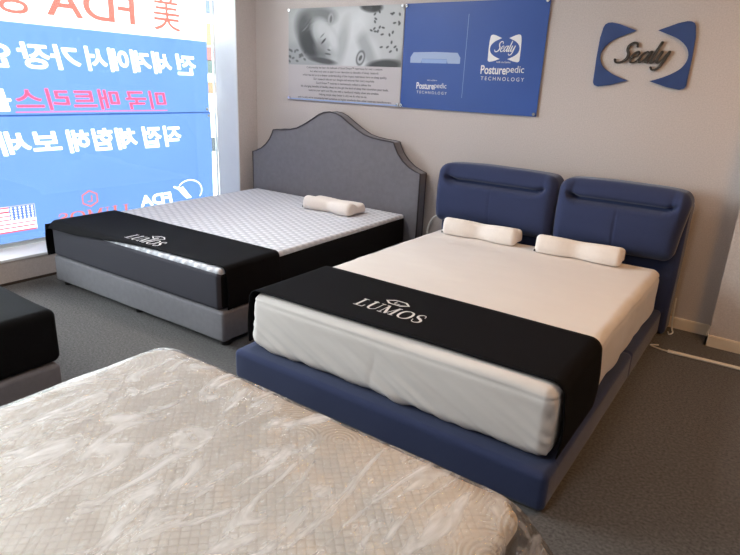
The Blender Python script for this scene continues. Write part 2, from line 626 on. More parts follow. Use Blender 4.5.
def print_sheet(name, xs, ys, col, place, mat, parent=None, **kw):
    """grid sheet with a colour per point; place(x, y) -> 3-D point"""
    nx, ny = len(xs), len(ys)
    V = [place(x, y) for x in xs for y in ys]
    F = [(i * ny + j, (i + 1) * ny + j, (i + 1) * ny + j + 1, i * ny + j + 1) for i in range(nx - 1) for j in range(ny - 1)]
    me = bpy.data.meshes.new(name)
    me.from_pydata(V, [], F)
    at = me.color_attributes.new('print', 'FLOAT_COLOR', 'POINT')
    c4 = np.ones((nx * ny, 4), np.float32)
    c4[:, :3] = col.reshape(-1, 3)
    at.data.foreach_set('color', c4.ravel())
    return link(name, me, mat, parent, smooth=True, **kw)


def nz3(x, y, z=0.0):
    return noise.noise(Vector((x, y, z)))


# serif capitals for the runners, as strokes in a unit square
def serif_word(x0, x1, y0, y1):
    T, t = 0.17, 0.06
    g = {
        'L': (0.72, [([(0.2, 0), (0.2, 1)], T), ([(0.0, 0.02), (0.66, 0.02)], t), ([(0.0, 0.98), (0.42, 0.98)], t), ([(0.66, 0.0), (0.7, 0.28)], t)]),
        'U': (0.92, [([(0.2, 1), (0.2, 0.35), (0.28, 0.1), (0.48, 0.02), (0.68, 0.12), (0.76, 0.35), (0.76, 1)], [T, T, T * .8, t * 1.2, t, t, t]), ([(0.0, 0.98), (0.4, 0.98)], t), ([(0.6, 0.98), (0.92, 0.98)], t)]),
        'M': (1.15, [([(0.17, 0), (0.17, 1)], t), ([(0.17, 1), (0.57, 0.02)], T), ([(0.57, 0.02), (0.95, 1)], t), ([(0.96, 0), (0.96, 1)], T), ([(0.0, 0.02), (0.34, 0.02)], t), ([(0.0, 0.98), (0.24, 0.98)], t), ([(0.78, 0.02), (1.14, 0.02)], t), ([(0.92, 0.98), (1.14, 0.98)], t)]),
        'O': (1.0, [([(0.5, 1.0), (0.2, 0.86), (0.1, 0.5), (0.2, 0.14), (0.5, 0.0), (0.8, 0.14), (0.9, 0.5), (0.8, 0.86), (0.5, 1.0)], [t, T * .8, T, T * .8, t, T * .8, T, T * .8, t])]),
        'S': (0.7, [([(0.58, 0.74), (0.5, 0.95), (0.32, 1.0), (0.12, 0.86), (0.15, 0.64), (0.38, 0.5), (0.58, 0.34), (0.58, 0.12), (0.36, 0.0), (0.14, 0.06), (0.06, 0.3)], [t, t, t * 1.2, T * .7, T * .9, T, T * .9, T * .7, t * 1.2, t, t])]),
    }
    adv, parts = 0.0, []
    for ch in 'LUMOS':
        w, st = g[ch]
        for pts, ww in st:
            pp = [(p[0] + adv, p[1]) for p in pts]
            parts.append(ribbon2d(pp, ww, 6, curve=len(pts) > 2))
        adv += w + 0.1
    adv -= 0.1
    sx, sy = (x1 - x0) / adv, y1 - y0
    return [([(x0 + a * sx, y0 + b * sy) for a, b in v], f) for v, f in parts]


def ring(pts, w):
    pts = list(pts)
    V, F = [], []
    m = len(pts)
    cx = sum(p[0] for p in pts) / m; cy = sum(p[1] for p in pts) / m
    for p in pts:
        d = math.hypot(p[0] - cx, p[1] - cy)
        V += [p, (cx + (p[0] - cx) * (1 - w / d), cy + (p[1] - cy) * (1 - w / d))]
    F = [(2 * i, 2 * i + 1, 2 * ((i + 1) % m) + 1, 2 * ((i + 1) % m)) for i in range(m)]
    return V, F


def ellipse(cx, cy, rx, ry, n=28, a0=0.0, a1=2 * math.pi):
    return [(cx + rx * math.cos(a0 + (a1 - a0) * i / n), cy + ry * math.sin(a0 + (a1 - a0) * i / n)) for i in range(n)]


def script_word(x0, x1, y0, y1):
    """bold slanted brush script reading 'Sealy'"""
    W = 0.27
    st = [
        ([(1.12, 1.42), (1.0, 1.7), (.72, 1.76), (.5, 1.5), (.56, 1.12), (.78, .78), (.8, .36), (.52, .04), (.18, .04), (.0, .3)], [.2, .2, .24, .28, .29, .29, .28, .24, .2, .24]),
        ([(1.18, .48), (1.46, .62), (1.52, .88), (1.36, 1.02), (1.16, .8), (1.1, .36), (1.24, .06), (1.5, .08), (1.68, .36)], [.08, .11, .13, .15, .2, .22, .2, .15, .1]),
        ([(2.2, .86), (2.02, 1.02), (1.8, .78), (1.74, .32), (1.86, .06), (2.04, .2), (2.2, .7)], [.14, .14, .2, .22, .18, .12, .1]),
        ([(2.3, 1.0), (2.24, .3), (2.34, .06), (2.54, .28)], [W, W, .22, .1]),
        ([(2.66, 1.8), (2.6, .3), (2.7, .06), (2.9, .28)], [W, W, .22, .1]),
        ([(3.02, 1.0), (2.98, .34), (3.12, .06), (3.3, .3), (3.42, .8)], [W, W, .22, .14, .14]),
        ([(3.52, 1.0), (3.46, .1), (3.34, -.42), (3.04, -.56), (2.84, -.34)], [W, W, .24, .2, .22]),
    ]
    parts = []
    for pts, w in st:
        parts.append(ribbon2d([(p[0] * 1.06 + 0.34 * p[1], p[1]) for p in pts], [q * .74 for q in w] if isinstance(w, list) else w * .74, 7))
    allp = np.array([p for v, f in parts for p in v])
    mn, mx = allp.min(0), allp.max(0)
    sx, sy = (x1 - x0) / (mx[0] - mn[0]), (y1 - y0) / (mx[1] - mn[1])
    return [([(x0 + (a - mn[0]) * sx, y0 + (b - mn[1]) * sy) for a, b in v], f) for v, f in parts]


# bow-tie halves of the shop emblem, in a unit box (0..1, 0..1)
BOW_L = [(0.045, 0.945), (0.075, 0.97), (0.12, 0.975), (0.20, 0.95), (0.39, 0.85), (0.30, 0.80), (0.17, 0.72), (0.075, 0.60), (0.045, 0.46), (0.085, 0.32), (0.18, 0.22), (0.29, 0.15),
         (0.385, 0.105), (0.20, 0.025), (0.07, -0.005), (0.025, 0.015), (0.008, 0.06), (0.008, 0.15), (0.005, 0.45), (0.012, 0.75), (0.03, 0.90)]
_in = [(q.x, q.y) for q in spline_pts([(a, b, 0) for a, b in BOW_L[4:13]], 5)]
BOW_L = BOW_L[:4] + _in + BOW_L[13:]
BOW_R = [(1 - a, b) for a, b in BOW_L]


def bow_parts(x0, x1, y0, y1):
    return [poly([(x0 + (x1 - x0) * a, y0 + (y1 - y0) * b) for a, b in P]) for P in (BOW_L, BOW_R)]


# ------------------------------------------------------------------ the room
RX, FY, CZ = 3.6, -8.0, 2.7
WX = -3.02
struct('floor', [(-3.4, RX, FY, 0.1, -0.1, 0.0)], MAT['carpet'])
struct('ceiling', [(-3.4, RX, FY, 0.1, CZ, CZ + 0.1)], MAT['ceiling'])
struct('wall_back', [(-3.4, RX, 0.0, 0.1, 0, CZ)], MAT['wall'])
struct('wall_right', [(RX, RX + 0.1, FY, 0.1, 0, CZ)], MAT['wall'])
struct('wall_front', [(-3.4, RX, FY - 0.1, FY, 0, CZ)], MAT['wall'])
struct('wall_left', [(-3.31, WX, -0.236, 0.0, 0, CZ), (-3.31, WX, FY, -4.6, 0, CZ), (-3.31, WX, -4.6, -0.236, 0, 0.165), (-3.31, WX, -4.6, -0.236, 2.55, CZ)], MAT['wall'])
struct('wall_pier', [(1.075, 1.95, -0.18, 0.0, 0, CZ)], MAT['wall'])
struct('baseboard_back', [(-3.0, 1.063, -0.012, 0.0, 0, 0.068), (-3.0, 1.063, -0.009, 0.0, 0.068, 0.074)], MAT['baseboard'])
struct('baseboard_pier', [(1.063, 1.962, -0.192, -0.18, 0, 0.066), (1.063, 1.075, -0.192, 0.0, 0, 0.066), (1.066, 1.959, -0.188, -0.18, 0.066, 0.072)], MAT['baseboard'])
struct('trim_1', [(-3.31, WX - 0.001, -0.246, -0.236, 0.18, 2.55)], MAT['white_paint'])            # reveal lining
struct('trim_2', [(-3.31, WX + 0.006, -4.6, -0.246, 0.165, 0.182)], MAT['white_paint'])            # window sill
struct('trim_3', [(WX, WX + 0.012, -7.0, -0.01, 0, 0.016)], MAT['dark_trim'])                       # floor edge strip
win = empty('window_1', (-3.315, -2.4, 0.18), None, None)
win['kind'] = 'structure'
tag(boxes('window_frame', [(-0.02, 0.0, -2.2, 2.154, 0, 0.03), (-0.02, 0.0, -2.2, 2.154, 2.34, 2.37), (-0.02, 0.0, 2.142, 2.154, 0.03, 2.34), (-0.02, 0.0, -0.02, 0.02, 0.03, 2.34), (-0.02, 0.0, -2.2, -2.16, 0.03, 2.34)], MAT['alu'], win), kind='structure')
tag(boxes('pane', [(-0.012, -0.006, 0.02, 2.142, 0.03, 2.34), (-0.012, -0.006, -2.16, -0.02, 0.03, 2.34)], MAT['glass'], win), kind='structure')

# street outside
tag(boxes('street_ground', [(-24, -3.42, -20, 16, -0.2, -0.1)], MAT['pavement']), kind='structure')
shop = empty('street_building', (-9.0, 4.6, -0.1), 'pale street building with small coloured shop signs outside the window edge', 'building')
boxes('facade', [(-1.2, 0.0, -2.4, 2.4, 0, 6.5)], MAT['facade'], shop)
sg = [('green', 3.15, 3.5), ('navy', 2.75, 2.98), ('yellow', 2.15, 2.55), ('red', 1.85, 2.1), ('darkgreen', 1.6, 1.84), ('orange', 1.2, 1.42), ('glassgrey', 0.02, 0.28)]
for c_, a_, b_ in sg:
    boxes('sign_panel', [(0, 0.08, -0.55, 0.25, a_, b_)], MAT['shop_' + c_], shop)
boxes('shop_window', [(0, 0.05, -0.5, 0.2, -0.9 + 0.9, 0.0 + 0.0001)], MAT['shop_glassgrey'], shop)


# ------------------------------------------------------------------ banners outside the glass (print seen from behind)
BX = -3.362
PBLUE, PWHITE, PRED, PSALMON, PNAVY = (lin(h)[:3] for h in ('#455c84', '#f4f4f4', '#a83a50', '#94483f', '#3a4a7a'))


def banner(name, y0, y1, z0, z1, base, layers, label):
    st = 0.0055
    xs = np.arange(y0, y1 + st / 2, st); ys = np.arange(z0, z1 + st / 2, st)
    col = np.zeros((len(xs), len(ys), 3)); col[:] = base
    for parts, c in layers:
        m = raster(parts, xs, ys)[..., None]
        col = col * (1 - m) + np.array(c) * m

    def place(y, z):
        return (BX + 0.006 * math.sin(y * 3.1 + z * 1.3) + 0.004 * math.sin(y * 7 - z * 4), y, z)
    o = print_sheet(name, xs, ys, col, place, MAT['banner'])
    tag(o, label, 'banner')
    return o


def mtext(body, yl, yr, z0, z1, **kw):
    """mirrored text: outside reading runs towards -y, so inside it reads backwards"""
    v, f = text_part(body, -yr, -yl, z0, z1, **kw)
    return [(-a, b) for a, b in v], f


KO = dict(bold=0.019, shear=0.12)
up = banner('printed_banner', -2.5, -0.297, 1.124, 2.5, PBLUE, [
    ([rect(-3.3, -0.29, 1.75, 2.5)], PWHITE),
    ([mtext('美', -0.846, -0.575, 1.80, 2.08, bold=0.012), mtext('FDA', -1.74, -1.01, 1.818, 2.03, bold=0.02), mtext('승인', -2.36, -1.83, 1.80, 2.06, bold=0.02)], PSALMON),
    ([mtext('전', -0.648, -0.43, 1.45, 1.62, **KO), mtext('세계에서', -1.483, -0.69, 1.45, 1.625, **KO), mtext('가장', -1.983, -1.52, 1.445, 1.62, **KO), mtext('인기', -2.52, -2.03, 1.445, 1.61, **KO)], PWHITE),
    ([mtext('미국', -1.16, -0.765, 1.155, 1.305, **KO), mtext('매트리스', -2.04, -1.21, 1.155, 1.31, **KO), rect(-2.05, -0.76, 1.139, 1.146)], PRED),
    ([mtext('를', -2.30, -2.07, 1.15, 1.30, **KO)], PWHITE),
], 'upper half of the backlit banner behind the window glass, white band over blue')
eye = cyl_data((BX + 0.004, -0.325, 1.15), (1, 0, 0), 0.016, 0.008, 14)
from_py('eyelet', *eye, MAT['steel'], up)

flag_w, flag_h = 0.235, 0.195
fy1, fz0 = -2.012, 0.275
fl_white = [rect(fy1 - flag_w - .02 - .1, fy1, fz0, fz0 + flag_h)]
fl_red = [rect(fy1 - flag_w - .1, fy1, fz0 + flag_h * (2 * i) / 13, fz0 + flag_h * (2 * i + 1) / 13) for i in range(7)]
fl_blue = [rect(fy1 - 0.185, fy1, fz0 + flag_h * 6 / 13, fz0 + flag_h)]
stars = []
for r_ in range(5):
    for c_ in range(6):
        stars.append(poly(ellipse(fy1 - 0.018 - c_ * 0.03 + (0.0 if r_ % 2 else -0.0), fz0 + flag_h * 6 / 13 + 0.013 + r_ * 0.0195, 0.0065, 0.0055, 8)))
hexy, hexz = -1.567, 0.452
hexp = [(hexy + 0.078 * math.sin(math.radians(60 * i)), hexz + 0.07 * math.cos(math.radians(60 * i))) for i in range(6)]
arcs = [ribbon2d([(-0.735 + .045 * i, 0.452 - .006 * i), (-0.685 + .035 * i, 0.425 - .012 * i), (-0.64 + .03 * i, 0.372 - .008 * i), (-0.60 + .02 * i, 0.335)], 0.013, 6) for i in range(3)]
lo = banner('printed_banner', -2.5, -0.285, 0.185, 1.1255, PBLUE, [
    ([mtext('직접', -1.036, -0.625, 0.825, 1.008, **KO), mtext('체험해', -1.706, -1.086, 0.83, 1.005, **KO), mtext('보세요', -2.42, -1.745, 0.84, 1.01, **KO)], PWHITE),
    ([ring(hexp, 0.012), mtext('L', hexy - .02, hexy + .02, hexz - .026, hexz + .026, bold=0.0)], PSALMON),
    ([([(-a, b) for a, b in v], f) for v, f in serif_word(1.225, 1.85, 0.285, 0.362)], PSALMON),
    ([mtext('FDA', -1.10, -0.765, 0.315, 0.412, bold=0.022, shear=0.1)], PWHITE),
    (arcs + [ribbon2d(ellipse(-0.565, 0.395, 0.14, 0.105, 24, -0.6, 2.6), 0.007, 2)], PWHITE),
    ([rect(-2.6, -0.2, 1.112, 1.13)], lin('#24385f')[:3]),
    (fl_white, PWHITE), (fl_red, lin('#8e3442')[:3]), (fl_blue, PNAVY), (stars, PWHITE),
], 'lower half of the backlit blue banner, with the striped flag printed on it')
for q in (0.203, 1.09):
    from_py('eyelet', *cyl_data((BX + 0.004, -0.31, q), (1, 0, 0), 0.014, 0.008, 14), MAT['steel'], lo)


# ------------------------------------------------------------------ posters and wall sign
def pins(parent, pts):
    for x, z in pts:
        V, F = cyl_data((x, 0.012, z), (0, -1, 0), 0.011, 0.026, 14)
        from_py('corner_fixing', V, F, MAT['steel'], parent)


PZ0, PZ1 = 1.281, 2.038
ph = PZ1 - PZ0
p1 = empty('wall_poster', (-1.995, -0.014, PZ0), 'grey poster with a photo of a sleeping child above lines of text', 'poster')
pw = 1.205
boxes('board', [(-pw / 2, pw / 2, 0.0, 0.004, 0, ph)], MAT['poster_paper'], p1)


def child_print():
    w, h = pw - 0.006, ph * 0.60
    nx, ny = 220, 110
    xs = np.linspace(0, 1, nx); ys = np.linspace(0, 1, ny)     # ys: 0 = top of the picture
    X, Y = np.meshgrid(xs, ys, indexing='ij')
    T = np.full(X.shape, 0.58)

    def ell(cx, cy, rx, ry, rot, tone, soft=0.18, amt=1.0):
        nonlocal T
        c, s = math.cos(rot), math.sin(rot)
        dx = (X - cx) * 2.05; dy = Y - cy
        u = (dx * c + dy * s) / rx; v = (-dx * s + dy * c) / ry
        d = np.sqrt(u * u + v * v)
        m = np.clip((1 + soft / 2 - d) / soft, 0, 1) * amt
        T = T * (1 - m) + tone * m
    ell(0.06, 0.2, 0.4, 0.5, 0, 0.68, 0.9); ell(0.3, 0.02, 0.7, 0.18, 0, 0.66, 0.6)
    ell(0.12, 0.95, 0.4, 0.35, 0.1, 0.60, 0.3)
    for i in range(16):
        ell(random.uniform(0.0, 0.2), random.uniform(0.72, 0.98), 0.03, 0.02, random.random() * 3, 0.32, 0.6, 0.8)
    ell(0.62, 0.42, 0.5, 0.42, 0.15, 0.74, 0.3)                      # sleeve and shoulder
    ell(0.84, 0.45, 0.42, 0.62, 0.3, 0.70, 0.2)                      # patterned suit
    ell(0.62, 0.85, 0.42, 0.35, -0.5, 0.76, 0.3)                     # forearm
    ell(0.71, 0.7, 0.1, 0.42, -0.45, 0.50, 0.9, 0.6)                 # fold
    for i in range(26):
        ell(random.uniform(0.74, 1.0), random.uniform(0.1, 0.75), 0.028, 0.016, random.random() * 3, 0.26, 0.5, 0.9)
    ell(0.74, 0.02, 0.18, 0.09, 0.1, 0.2, 0.4)
    ell(0.86, 0.98, 0.28, 0.1, -0.1, 0.25, 0.5)
    ell(0.60, 0.36, 0.16, 0.30, 0.9, 0.80, 0.9, 0.8)
    ell(0.50, 0.62, 0.10, 0.40, 0.2, 0.58, 0.9, 0.7)                 # shadow below the shoulder
    ell(0.24, 0.44, 0.30, 0.44, -0.5, 0.26, 0.42)                    # hair
    ell(0.20, 0.62, 0.16, 0.26, -0.4, 0.18, 0.6)
    ell(0.31, 0.14, 0.26, 0.15, 0.15, 0.42, 0.7)
    for i in range(26):                                              # strands
        q = random.random()
        ell(0.14 + 0.24 * q, 0.20 + 0.25 * random.random() * (1 - q * .6), 0.085, 0.008, -0.9 + 1.0 * q + random.uniform(-.15, .15), random.choice((0.2, 0.34, 0.5)), 0.8, 0.6)
    ell(0.345, 0.50, 0.20, 0.36, -0.60, 0.62, 0.38)                  # face
    ell(0.33, 0.38, 0.13, 0.18, -0.5, 0.72, 0.9, 0.9); ell(0.42, 0.55, 0.08, 0.2, -0.3, 0.76, 0.9, 0.9)
    ell(0.305, 0.70, 0.10, 0.14, -0.5, 0.46, 0.9, 0.7)
    ell(0.395, 0.20, 0.05, 0.10, 0.1, 0.60, 0.5); ell(0.398, 0.2, 0.022, 0.06, 0.1, 0.36, 0.6)   # ear
    ell(0.335, 0.575, 0.06, 0.016, -0.85, 0.18, 0.7); ell(0.322, 0.48, 0.055, 0.012, -0.8, 0.38, 0.8, 0.8)
    ell(0.40, 0.69, 0.03, 0.032, 0, 0.72, 0.6, 0.8); ell(0.385, 0.73, 0.030, 0.016, 0.3, 0.32, 0.6, 0.8)
    ell(0.375, 0.80, 0.055, 0.016, 0.15, 0.28, 0.6, 0.9); ell(0.38, 0.835, 0.05, 0.018, 0.15, 0.58, 0.6, 0.7)
    ell(0.33, 0.92, 0.24, 0.05, 0.15, 0.24, 0.6, 0.9)
    ell(0.665, 0.86, 0.075, 0.13, 0.2, 0.34, 0.3); ell(0.665, 0.86, 0.055, 0.10, 0.2, 0.68, 0.3)
    ell(0.665, 0.86, 0.025, 0.05, 0.4, 0.32, 0.4)
    lin_t = np.clip(T, 0, 1) ** 2.2
    col = np.stack([lin_t * 0.98, lin_t, lin_t * 1.0], -1)

    def place(x, y):
        return (-pw / 2 + 0.003 + x * w, -0.001, ph - 0.003 - y * h)
    return print_sheet('printed_photo', xs, ys, col, place, MAT['photo_print'], p1)


child_print()
LINES = ['Craftsmanship has been the hallmark of Good Dream™ mattresses for over a century,',
         'but what truly sets us apart is our devotion to decades of sleep research',
         'which has led us to a deeper understanding of the impact mattresses have on sleep quality.',
         'Our research informs our designs and ensures that every exquisite',
         'Good Dream™ mattress is meticulously crafted to deliver the',
         'life changing benefits of healthy sleep so you get the kind of sleep that nourishes your body,',
         'restores your spirit and fills you with a newfound vitality when you awaken.',
         'Helping people sleep better is why we do what we do,',
         "and it's why we've consistently held ourselves to higher standards than other mattress manufacturers."]
tp = []
for i, s in enumerate(LINES):
    w = 0.0100 * len(s)
    zc = ph * 0.365 - i * 0.0315
    tp.append(text_part(s, 0.02 - w / 2, 0.02 + w / 2, zc - 0.010, zc + 0.013, bold=0.012))
plane_mesh('printed_text', tp, (0, -0.0012, 0), (1, 0, 0), (0, 0, 1), MAT['print_grey'], p1)
plane_mesh('printed_edge', [rect(-pw / 2 + 0.01, pw / 2 - .01, 0.004, 0.014)], (0, -0.0012, 0), (1, 0, 0), (0, 0, 1), MAT['print_pale'], p1)
pins(p1, [(-pw / 2 + .016, .016), (pw / 2 - .016, .016), (-pw / 2 + .016, ph - .016), (pw / 2 - .016, ph - .016)])

p2 = empty('wall_poster', (-0.822, -0.014, PZ0), 'blue advertising poster with white lettering and a small mattress picture', 'poster')
pw2 = 1.128
X2 = -0.822
boxes('board', [(-pw2 / 2, pw2 / 2, 0.0, 0.004, 0, ph)], MAT['poster_blue'], p2)
plane_mesh('divider_line', [rect(-0.025, -0.0215, 1.378 - PZ0, 1.954 - PZ0)], (0, -0.0012, 0), (1, 0, 0), (0, 0, 1), MAT['print_pale'], p2)


def tech(cx, zc, w):
    a = cx - w / 2
    return [text_part('with exclusive', cx - w * .16, cx + w * .16, zc + w * .22, zc + w * .26),
            text_part('Posture', a, a + w * .58, zc - w * .01, zc + w * .17, bold=0.02),
            text_part('pedic', a + w * .59, a + w * .98, zc - w * .01, zc + w * .17),
            text_part('TECHNOLOGY', a + w * .02, a + w, zc - w * .135, zc - w * .06, spacing=1.5)]


for t_, n_ in zip(tech(-0.545 - X2, 1.555 - PZ0, 0.335), ('small_line', 'printed_word', 'printed_word', 'caption')):
    plane_mesh(n_, [t_], (0, -0.0012, 0), (1, 0, 0), (0, 0, 1), MAT['print_white'], p2)
for t_, n_ in zip(tech(-1.11 - X2, 1.43 - PZ0, 0.27), ('small_line', 'printed_word', 'printed_word', 'caption')):
    plane_mesh(n_, [t_], (0, -0.0012, 0), (1, 0, 0), (0, 0, 1), MAT['print_white'], p2)
em = (-0.668 - X2, -0.425 - X2, 1.636 - PZ0, 1.820 - PZ0)
plane_mesh('printed_emblem', bow_parts(*em), (0, -0.0012, 0), (1, 0, 0), (0, 0, 1), MAT['print_white'], p2)
plane_mesh('printed_emblem_word', script_word(em[0] + .045, em[1] - .04, em[2] + .042, em[3] - .045), (0, -0.0012, 0), (1, 0, 0), (0, 0, 1), MAT['print_white'], p2)
mx0, mz0 = -1.315 - X2, 1.612 - PZ0
ms = [(mx0 + a * .43, mz0 + b * .085) for a, b in [(0.0, .06), (0, .55), (.06, .95), (.5, 1.0), (.94, .95), (1.0, .55), (1.0, .06), (.76, .06), (.74, .42), (.24, .42), (.22, .06)]]
plane_mesh('printed_mattress', [poly(ms)], (0, -0.0012, 0), (1, 0, 0), (0, 0, 1), MAT['print_mist'], p2)
plane_mesh('printed_mattress_core', [rect(mx0 + .1, mx0 + .32, mz0 + .005, mz0 + .034)], (0, -0.0010, 0), (1, 0, 0), (0, 0, 1), MAT['print_pale'], p2)
pins(p2, [(-pw2 / 2 + .016, .016), (pw2 / 2 - .016, .016), (-pw2 / 2 + .016, ph - .016), (pw2 / 2 - .016, ph - .016)])

sign = empty('wall_sign', (0.368, -0.014, 1.50), 'blue bow-tie shaped wall sign with dark raised script lettering', 'sign')
sw, sh = 0.56, 0.392
for P in (BOW_L, BOW_R):
    plane_mesh('bow_panel', [poly([(-sw / 2 + sw * a, sh * b) for a, b in P])], (0, 0, 0), (1, 0, 0), (0, 0, 1), MAT['sign_blue'], sign, depth=-0.012, nrm=(0, -1, 0))
plane_mesh('raised_lettering', script_word(0.200 - .368, 0.525 - .368, 0.102, 0.272), (0, -0.004, 0), (1, 0, 0), (0, 0, 1), MAT['sign_dark'], sign, depth=-0.013, nrm=(0, -1, 0))


# ------------------------------------------------------------------ grey bed by the window
TH = 0.03
bed1 = empty('upholstered_bed', (-2.0, 0.0, 0.0), 'grey upholstered bed with tall curved headboard in the window corner', 'bed', rot=TH)
half = [(.905, 0.0), (.905, .782), (.86, .795), (.80, .82), (.74, .862), (.69, .915), (.66, .965), (.645, 1.0), (.60, 1.007), (.52, 1.011), (.44, 1.02), (.36, 1.038), (.28, 1.075), (.2, 1.12), (.12, 1.168), (.06, 1.19)]
prof = [(-a, b) for a, b in half] + [(0, 1.197)] + [(a, b) for a, b in reversed(half)]
hb = plane_mesh('headboard', [poly(prof)], (0, -0.152, 0.01), (1, 0, 0), (0, 0, 1), MAT['grey_fabric'], bed1, depth=-0.1, nrm=(0, -1, 0))
pr = [(a, -0.152, b + 0.01) for a, b in prof]
tube('piping', pr, 0.006, MAT['piping'], hb, smooth_path=False, seg=6)
pr2 = [(a, -0.052, b + 0.01) for a, b in prof]
tube('piping', pr2, 0.005, MAT['piping'], hb, smooth_path=False, seg=6)
B1C = -0.015
B1 = (B1C - .845, B1C + .845, -2.165, -0.165)


def soft_panel(amp, fx=3.0):
    def fn(P, n, c, hs):
        a = amp * nz3(P.x * fx, P.y * fx, P.z * 4)
        return P + n * a
    return fn


rbox('divan_base', (B1[0], B1[1], B1[2], B1[3], 0.035, 0.218), 0.02, MAT['grey_fabric'], bed1, step=(0.05, 0.08, 0.05), fn=soft_panel(0.004, 5))
for fx in (B1[0] + .05, 0, B1[1] - .05):
    for fy in (B1[2] + .06, -1.1, B1[3] - .06):
        V, F = cyl_data((fx, fy, 0.0), (0, 0, 1), 0.028, 0.04, 14)
        from_py('foot', V, F, MAT['black_plastic'], bed1)

TOP1 = 0.458
mat1 = empty('mattress', (-2.0, 0.0, 0.22), 'white dimpled mattress with dark sides on the grey bed by the window', 'mattress', rot=TH)
M1 = (B1C - .825, B1C + .825, -2.165, -0.175)
rbox('border', (M1[0], M1[1], M1[2], M1[3], 0.003, TOP1 - .22 - .018), 0.03, MAT['black_side'], mat1, step=(.08, .08, .05), fn=soft_panel(.002))
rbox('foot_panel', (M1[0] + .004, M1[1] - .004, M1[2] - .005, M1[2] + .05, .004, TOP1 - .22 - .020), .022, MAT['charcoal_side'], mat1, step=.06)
rbox('top_panel', (M1[0] + .006, M1[1] - .006, M1[2] + .006, M1[3], TOP1 - .22 - .045, TOP1 - .22), 0.022, MAT['knit'], mat1, step=.06, fn=lambda P, n, c, hs: P + Vector((0, 0, 0.004 * nz3(P.x * 2, P.y * 2))))


def runner(name, x0, x1, y0, y1, ztop, zl, zr, r, parent, off=0.005, th=0.004, ny=18, wave=0.006, shift_l=0.0, shift_r=0.0, slant=0.0, bulge=0.0, front=None):
    """cloth strip over a mattress: up one side, over the top, down the other"""
    pts = []
    xl, xr, zt = x0 - off, x1 + off, ztop + off
    nz_ = 10
    for i in range(nz_ + 1):
        pts.append((xl, zl + (zt - r - zl) * i / nz_))
    for i in range(1, 7):
        a = math.pi - math.pi / 2 * i / 6
        pts.append((xl + r + r * math.cos(a), zt - r + r * math.sin(a)))
    n = 40
    for i in range(1, n):
        pts.append((xl + r + (xr - xl - 2 * r) * i / n, zt))
    for i in range(0, 7):
        a = math.pi / 2 - math.pi / 2 * i / 6
        pts.append((xr - r + r * math.cos(a), zt - r + r * math.sin(a)))
    for i in range(1, nz_ + 1):
        pts.append((xr, zt - r - (zt - r - zr) * i / nz_))
    m = len(pts)
    V, F = [], []
    for s in range(2):
        for i, (x, z) in enumerate(pts):
            p0, p1_ = pts[max(i - 1, 0)], pts[min(i + 1, m - 1)]
            tx, tz = p1_[0] - p0[0], p1_[1] - p0[1]
            L = math.hypot(tx, tz) or 1
            nx, nz_n = -tz / L, tx / L
            for j in range(ny + 1):
                v = j / ny
                ya = y0 + slant * (max(x0, min(x1, x)) - x0) / (x1 - x0)
                y = ya + (y1 - ya) * v
                y += 0.008 * nz3(x * 1.5, v * 2, 3.0)
                if z < zt - r:
                    d = (zt - r - z)
                    y += (shift_l if x < (x0 + x1) / 2 else shift_r) * d * (1 if v > .5 else .4)
                o = th * s + wave * max(0, nz3(x * 2.2, y * 3.0, z * 3)) * 0.5
                zz = z
                if front is not None and z > zt - r * .6 and y < front + .03:
                    q_ = min(1.0, (front + .03 - y) / .045)
                    zz = z - .045 * q_ * q_
                if z < zt - r:
                    o += bulge * math.sin(math.pi * min(1, (zt - r - z) / (zt - r - (zl if x < (x0 + x1) / 2 else zr) + 1e-6)) * .8)
                V.append((x + nx * o, y, zz + nz_n * o))
    A = m * (ny + 1)
    for s in range(2):
        for i in range(m - 1):
            for j in range(ny):
                a = s * A + i * (ny + 1) + j
                F.append((a, a + 1, a + ny + 2, a + ny + 1))
    for i in range(m - 1):
        for j in (0, ny):
            a = i * (ny + 1) + j
            F.append((a, a + ny + 1, A + a + ny + 1, A + a))
    for j in range(ny):
        for i in (0, m - 1):
            a = i * (ny + 1) + j
            F.append((a, a + 1, A + a + 1, A + a))
    return from_py(name, V, F, MAT['black_cloth'], parent, smooth=True)


run1 = empty('bed_runner', (-2.0, 0.0, 0.0), 'black bed runner with white stitched lettering across the mattress by the window', 'bed runner', rot=TH, group='black lettered bed runners')
runner('cloth', M1[0], M1[1], -2.200, -1.69, TOP1 + .004, 0.225, 0.225, .03, run1, slant=.075, bulge=.018, front=-2.17, ny=40)
plane_mesh('stitched_word', serif_word(-.09, .22, -2.115, -2.025), (0, 0, TOP1 + .0175), (1, 0, 0), (0, 1, 0), MAT['silver'], run1)
boxes('label_tag', [(M1[0] - .026, M1[0] - .012, -2.10, -2.085, .36, .40)], MAT['silver'], run1)
cx1, cy1 = .075, -1.985
plane_mesh('stitched_emblem', [ring([(cx1 - .062, cy1), (cx1 - .02, cy1 + .032), (cx1 + .02, cy1 + .032), (cx1 + .062, cy1), (cx1 + .02, cy1 - .032), (cx1 - .02, cy1 - .032)], .01), ribbon2d([(cx1 - .012, cy1 + .018), (cx1 - .012, cy1 - .014), (cx1 + .018, cy1 - .014)], .006, curve=False)],
           (0, 0, TOP1 + .0175), (1, 0, 0), (0, 1, 0), MAT['silver'], run1)


